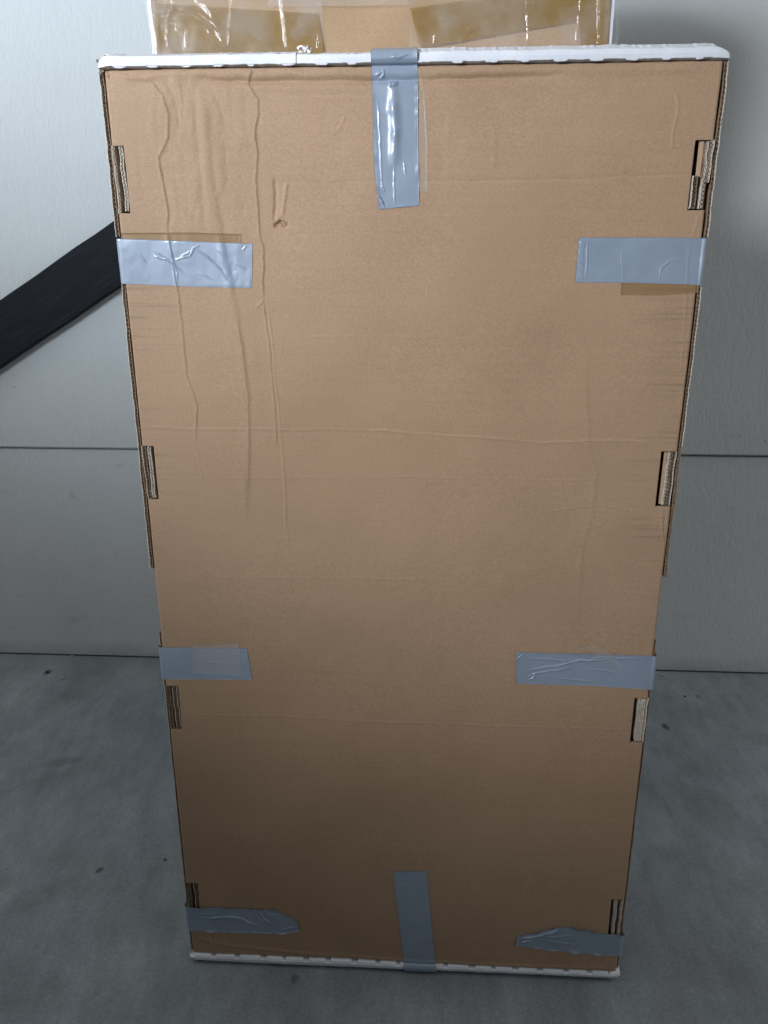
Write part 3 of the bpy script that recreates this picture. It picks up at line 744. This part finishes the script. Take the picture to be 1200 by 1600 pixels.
def tape(A, B, mat, off, wr=(), noise_a=.00012, seed=1, name='duct_tape', label=None, res=.0007, lift=0.0, jag=0.0):
    """A and B: the tape's two long edges as polylines (u,v)"""
    def resample(P, n):
        P = np.array(P, float); d2 = np.r_[0, np.cumsum(np.hypot(*np.diff(P, axis=0).T))]
        t = np.linspace(0, d2[-1], n); return np.stack([np.interp(t, d2, P[:, 0]), np.interp(t, d2, P[:, 1])], -1)
    ln = max(sum(math.dist(a, b2) for a, b2 in zip(A[:-1], A[1:])), sum(math.dist(a, b2) for a, b2 in zip(B[:-1], B[1:])))
    n = int(ln/res)+2; wd = max(math.dist(A[len(A)//2], B[len(B)//2]), math.dist(A[0], B[0]), math.dist(A[-1], B[-1])); k = int(wd/res)+2
    a = resample(A, n); b2 = resample(B, n)
    t = np.linspace(0, 1, k)[None, :, None]
    G = a[:, None, :]*(1-t)+b2[:, None, :]*t
    g2 = np.random.default_rng(seed)
    if jag:
        j = g2.normal(0, jag, k); d0 = (a[0]-a[1]); d0 = d0/np.linalg.norm(d0)
        for q in range(6): G[q] += (d0[None, :]*j[:, None])*(1-q/6)
        d0 = (a[-1]-a[-2]); d0 = d0/np.linalg.norm(d0)
    u, v = G[..., 0], G[..., 1]
    wr = [(p, a*1.35, q*.75) for p, a, q in wr]
    h = noise_a*vnoise(u, v, 45, seed+40)+noise_a*.5*vnoise(u, v, 130, seed+41)
    for (pts, amp, w_) in wr: crease(u, v, h, pts, amp, w_, fade=.25)
    edge = np.minimum(np.linspace(0, 1, k), 1-np.linspace(0, 1, k))[None, :]*wd
    endd = np.minimum(np.arange(n), np.arange(n)[::-1])[:, None]*res
    ed = np.minimum(np.broadcast_to(edge, u.shape), np.broadcast_to(endd, u.shape))
    f = np.clip(ed/.002, 0.12, 1)
    o3 = off+np.maximum(h+noise_a, 0)*f+lift*np.clip(1-ed/.004, 0, 1)*np.abs(vnoise(u, v, 90, seed+5))
    P = drape(u, v, o3); Q = drape(u, v, o3-.00025)
    nv = n*k
    ii = np.arange(nv).reshape(n, k)
    F = np.stack([ii[:-1, :-1], ii[:-1, 1:], ii[1:, 1:], ii[1:, :-1]], -1).reshape(-1, 4)
    rim_ = [ii[0, :], ii[:, -1], ii[-1, ::-1], ii[::-1, 0]]
    sk = []
    for e in rim_:
        for p, q in zip(e[:-1], e[1:]): sk.append((p, q, q+nv, p+nv))
    F = np.vstack([F, np.array(sk)])
    o = link(name, np.vstack([P.reshape(-1, 3), Q.reshape(-1, 3)]), F, mat, box)
    if label: o['label'] = label
    return o

# older packing tape beneath the duct tape
tape([(0.0014, 0.1615), (0.0819, 0.1612), (0.1371, 0.1634)], [(-0.0014, 0.1805), (0.0803, 0.1807), (0.1361, 0.1809)], M_amber_thin, .0003, name='packing_tape', seed=3, res=.003)
tape([(0.5575, 0.2075), (0.6045, 0.2075), (0.6417, 0.2076)], [(0.558, 0.2285), (0.5999, 0.2291), (0.6412, 0.2264)], M_amber_thin, .0003, name='packing_tape', seed=4, res=.003)
tape([(0.0081, 0.6757), (0.0666, 0.6723), (0.1028, 0.6668)], [(0.006, 0.6985), (0.0648, 0.697), (0.1027, 0.6959)], M_haze_tape, .0003, name='clear_tape', seed=5, res=.002)
tape([(0.333, 0.0038), (0.3386, 0.0287), (0.3419, 0.0712), (0.3427, 0.1214)], [(0.3224, 0.0037), (0.3226, 0.0285), (0.323, 0.071), (0.3234, 0.1213)], M_haze_tape, .0003, name='clear_tape', seed=6, res=.003)

# centre top
tape([(.2832, -.045)]+[(0.2828, -0.0074), (0.2838, 0.0281), (0.2843, 0.0583), (0.2854, 0.1019), (0.2901, 0.1385)], [(.3300, -.045)]+[(0.3302, -0.0067), (0.3313, 0.0286), (0.3316, 0.0588), (0.3328, 0.1023), (0.3339, 0.1348)], M_duct, .0007,
     wr=[([(0.3039, 0.0152), (0.3053, 0.0224), (0.306, 0.0403), (0.308, 0.0616), (0.3074, 0.0678), (0.3067, 0.0832), (0.3067, 0.097)], .0026, .0062), ([(0.3067, 0.0926), (0.3068, 0.1148), (0.3075, 0.1353)], .0006, .0012), ([(0.2999, 0.0175), (0.3106, 0.0165)], .0022, .0030),
         ([(0.2879, 0.0281), (0.2905, 0.0462), (0.2917, 0.0707), (0.293, 0.102), (0.2936, 0.1211)], .0006, .0011), ([(0.286, 0.1114), (0.2887, 0.1242), (0.2971, 0.1372)], .0022, .0016),
         ([(0.2874, 0.121), (0.2943, 0.1275), (0.2984, 0.1385)], -.0012, .0013), ([(0.286, 0.0091), (0.2959, 0.0045), (0.2946, 0.0116)], .0011, .0014), ([(0.2893, 0.0127), (0.2973, 0.0081)], .0009, .0012),
         ([(0.284, 0.0003), (0.3303, 0.0009)], -.0010, .0012), ([(0.3026, -0.0082), (0.3105, -0.0058), (0.3223, -0.0091)], .0012, .0014), ([(0.3163, 0.0896), (0.3191, 0.1053)], .0005, .0012), ([(0.2929, 0.1147), (0.2971, 0.1211)], .0007, .0012)], seed=11, lift=.0006)
# upper left
tape([(-.030, .1665)]+[(-0.0, 0.1676), (0.0811, 0.1706), (0.1488, 0.1735)], [(-.030, .2145)]+[(-0.0038, 0.2157), (0.0772, 0.2193), (0.1454, 0.2207)], M_duct, .0007,
     wr=[([(0.0332, 0.1779), (0.0469, 0.1875), (0.0586, 0.1964), (0.0708, 0.2081)], .0007, .0012), ([(0.059, 0.1916), (0.0762, 0.1862), (0.082, 0.178), (0.0895, 0.174)], .0010, .0012), ([(0.0666, 0.1875), (0.0789, 0.1807)], .0008, .0011),
         ([(0.0792, 0.176), (0.098, 0.1876), (0.1116, 0.1999), (0.1188, 0.2137)], .0009, .0013), ([(0.0557, 0.1712), (0.0565, 0.1861), (0.0609, 0.2033), (0.061, 0.2192)], .0006, .0012), ([(0.1422, 0.1749), (0.1368, 0.1809)], .0006, .0012), ([(0.1026, 0.174), (0.1128, 0.1829), (0.1234, 0.1877)], .0004, .001), ([(0.0183, 0.1806), (0.028, 0.1943)], .0004, .001), ([(0.1288, 0.1931), (0.14, 0.2)], .0004, .001), ([(0.0858, 0.2033), (0.0999, 0.2109)], .0004, .001), ([(0.0361, 0.1861), (0.0517, 0.1916)], .0006, .0012)], seed=12)
# upper right
tape([(W+.026, .1700)]+[(0.6377, 0.1693), (0.573, 0.1684), (0.5079, 0.1682)], [(W+.026, .2180)]+[(0.6401, 0.2176), (0.5777, 0.2156), (0.5066, 0.2148)], M_duct, .0007,
     wr=[([(0.517, 0.1695), (0.5179, 0.1907), (0.5184, 0.2142)], .0006, .0012), ([(0.5069, 0.1728), (0.5155, 0.1774)], .0006, .001), ([(0.5068, 0.1807), (0.5149, 0.1873)], .0006, .001), ([(0.5069, 0.1906), (0.5143, 0.1973)], .0006, .001),
         ([(0.5983, 0.2142), (0.5983, 0.2008), (0.6063, 0.1922), (0.6177, 0.1902)], .0005, .0012), ([(0.5552, 0.1821), (0.5595, 0.2142)], .0004, .0012), ([(0.5108, 0.206), (0.5161, 0.2114)], .0006, .001)]+[([(u0, v0), (u0+.006, v0+.003)], .0005, .0009) for u0, v0 in [(.5095, .172+.0041*q) for q in range(10)]], noise_a=.00016, seed=13)
# lower left
tape([(-.022, .6770)]+[(0.0028, 0.6768), (0.0578, 0.6763), (0.1142, 0.6749)], [(-.022, .7250)]+[(0.0019, 0.7247), (0.0543, 0.7232), (0.1184, 0.7214)], M_duct, .0007,
     wr=[([(0.0389, 0.6977), (0.0734, 0.6977), (0.1163, 0.6975)], .0004, .0011)], noise_a=.00012, seed=14)
tape([(0.0411, 0.6711), (0.0754, 0.6684), (0.1045, 0.6667)], [(0.0377, 0.713), (0.0723, 0.714), (0.105, 0.715)], M_haze_tape, .0014, name='clear_tape', seed=15, res=.002, noise_a=.0002)
# lower right
tape([(W+.020, .6735)]+[(0.6374, 0.6733), (0.558, 0.6727), (0.4649, 0.6714)], [(W+.020, .7225)]+[(0.6391, 0.7216), (0.5616, 0.7182), (0.4672, 0.7172)], M_duct, .0007,
     wr=[([(0.4778, 0.6989), (0.5022, 0.6927), (0.5305, 0.6863), (0.5465, 0.6822), (0.5912, 0.681)], .0014, .0014), ([(0.4768, 0.7103), (0.4904, 0.7023), (0.5188, 0.6959), (0.539, 0.6917)], .0013, .0013), ([(0.4739, 0.7028), (0.4947, 0.705), (0.5109, 0.6999)], -.0008, .0014),
         ([(0.4809, 0.6802), (0.5097, 0.6813), (0.5424, 0.6823)], .0008, .0011), ([(0.5196, 0.7072), (0.5445, 0.7102), (0.5735, 0.7132)], .0008, .0013), ([(0.5467, 0.685), (0.5706, 0.6779), (0.6233, 0.6783)], .0009, .0012),
         ([(0.5556, 0.694), (0.5803, 0.6961), (0.5971, 0.7022)], .0007, .0012), ([(0.4652, 0.6769), (0.4722, 0.6712)], .0008, .001), ([(0.4655, 0.6843), (0.4749, 0.6748)], .0008, .001), ([(0.4828, 0.7139), (0.4961, 0.7003)], .0010, .0012)], seed=16, lift=.0004)
tape([(0.5451, 0.6638), (0.5658, 0.6688), (0.5789, 0.6795)], [(0.5609, 0.658), (0.5862, 0.6701), (0.6043, 0.6917)], M_haze_tape, .0014, name='clear_tape', seed=17, res=.002, noise_a=.0003)
# bottom left, torn to a slanting point
tape([(-.020, 1.1070)]+[(0.0061, 1.1085), (0.0449, 1.1077), (0.0931, 1.1077), (0.1335, 1.108), (0.1503, 1.1192), (0.1643, 1.1294)], [(-.020, 1.1530)]+[(0.0024, 1.1538), (0.0416, 1.1542), (0.0905, 1.154), (0.1314, 1.1531), (0.1509, 1.1508), (0.1676, 1.1463)], M_duct, .0007,
     wr=[([(0.0121, 1.13), (0.0436, 1.1259), (0.0727, 1.1256), (0.0936, 1.1331), (0.1105, 1.1444)], .0016, .0020), ([(0.0166, 1.1225), (0.0489, 1.1196)], .0008, .0012), ([(0.0987, 1.111), (0.1039, 1.1228), (0.1157, 1.1368)], .0014, .0013), ([(0.1066, 1.1082), (0.1116, 1.1224), (0.1245, 1.1351)], .0014, .0013),
         ([(0.1142, 1.1102), (0.1215, 1.1171), (0.133, 1.1189)], .0009, .0012), ([(0.1346, 1.1468), (0.1513, 1.141), (0.1659, 1.1378)], .0010, .0013), ([(0.0284, 1.134), (0.048, 1.133)], .0006, .0011)], seed=18, lift=.0012, jag=.0004)
# bottom right, torn to a point
tape([(W+.018, 1.1345)]+[(0.6382, 1.1272), (0.6141, 1.1261), (0.5839, 1.1194), (0.5541, 1.1162), (0.5286, 1.1247), (0.4902, 1.1388)], [(W+.018, 1.1680)]+[(0.638, 1.1671), (0.6175, 1.167), (0.5874, 1.165), (0.5573, 1.163), (0.5309, 1.1608), (0.4892, 1.1558)], M_duct, .0007,
     wr=[([(0.4923, 1.1435), (0.5154, 1.1374), (0.5399, 1.1265), (0.5543, 1.1186)], .0022, .0014), ([(0.52, 1.136), (0.5405, 1.1361), (0.5682, 1.1322)], .0014, .0013), ([(0.5157, 1.1422), (0.5486, 1.1453), (0.5816, 1.1495)], .0010, .0012),
         ([(0.4946, 1.1506), (0.513, 1.1448)], .0012, .0013), ([(0.5336, 1.1292), (0.5489, 1.1212)], .0014, .0012)], seed=19, lift=.0012, jag=.0004)
# centre bottom
tape([(.3260, H+.040)]+[(0.3244, 1.2096), (0.3183, 1.1456), (0.3124, 1.0859), (0.3067, 1.0305)], [(.3745, H+.040)]+[(0.3728, 1.2106), (0.3658, 1.143), (0.3602, 1.0835), (0.3556, 1.0282)], M_duct, .0007,
     wr=[([(0.3086, 1.0441), (0.3308, 1.0454), (0.3558, 1.0408)], .0005, .0012), ([(0.3124, 1.0742), (0.3358, 1.0754)], .0003, .0012)], noise_a=.00010, seed=20)

# crumbs lying along the foot of the wall
mdeb, nt, b = new_mat('pale_crumb'); b.inputs['Base Color'].default_value = (.42, .44, .45, 1); b.inputs['Roughness'].default_value = .9
mdk, nt, b = new_mat('dark_crumb'); b.inputs['Base Color'].default_value = (.03, .03, .028, 1); b.inputs['Roughness'].default_value = .9
def crumb(x, y, r, mat, lab, seed):
    g = random.Random(seed); V2 = []; F2 = []
    nr, ns = 5, 8
    sx, sy, sz = g.uniform(.8, 1.5), g.uniform(.6, 1.0), g.uniform(.4, .7)
    V2.append((0, 0, 0))
    for i in range(1, nr):
        a = math.pi*i/nr
        for k in range(ns):
            q = 2*math.pi*k/ns; rr = r*g.uniform(.75, 1.15)
            V2.append((rr*math.sin(a)*math.cos(q)*sx, rr*math.sin(a)*math.sin(q)*sy, max(0, r*sz*(1-math.cos(a)))))
    V2.append((0, 0, 2*r*sz))
    for k in range(ns): F2.append((0, 1+(k+1) % ns, 1+k)); F2.append((len(V2)-1, 1+(nr-2)*ns+k, 1+(nr-2)*ns+(k+1) % ns))
    for i in range(nr-2):
        for k in range(ns):
            a = 1+i*ns+k; b3 = 1+i*ns+(k+1) % ns; F2.append((a, b3, b3+ns, a+ns))
    o = link('crumb', V2, F2, mat); o.location = (x, y, .0005)
    tag(o, lab, 'crumb', group='crumbs on the floor near the wall')
    return o
for k, ((x, y), r, mt, lab) in enumerate([((-0.9088, 0.8947), 0.004, 'p', 'pale crumb touching the foot of the wall left of the boxes'), ((-0.8845, 0.7841), 0.0035, 'p', 'pale crumb on the floor a little out from the wall'), ((0.6385, 0.8705), 0.003, 'p', 'small pale crumb at the wall foot right of the front box'), ((-0.9364, 0.8093), 0.0045, 'd', 'dark crumb left of the pale ones near the wall'), ((-0.8176, 0.9159), 0.002, 'd', 'tiny dark crumb beside the front box at the wall foot'), ((0.6633, 0.7754), 0.0028, 'd', 'dark speck on the floor right of the front box'), ((-0.43, 0.2002), 0.0025, 'd', 'tiny dark speck close to the left side of the front box')]):
    crumb(x, y, r, {'p': mdeb, 'd': mdk}[mt], lab, 60+k)
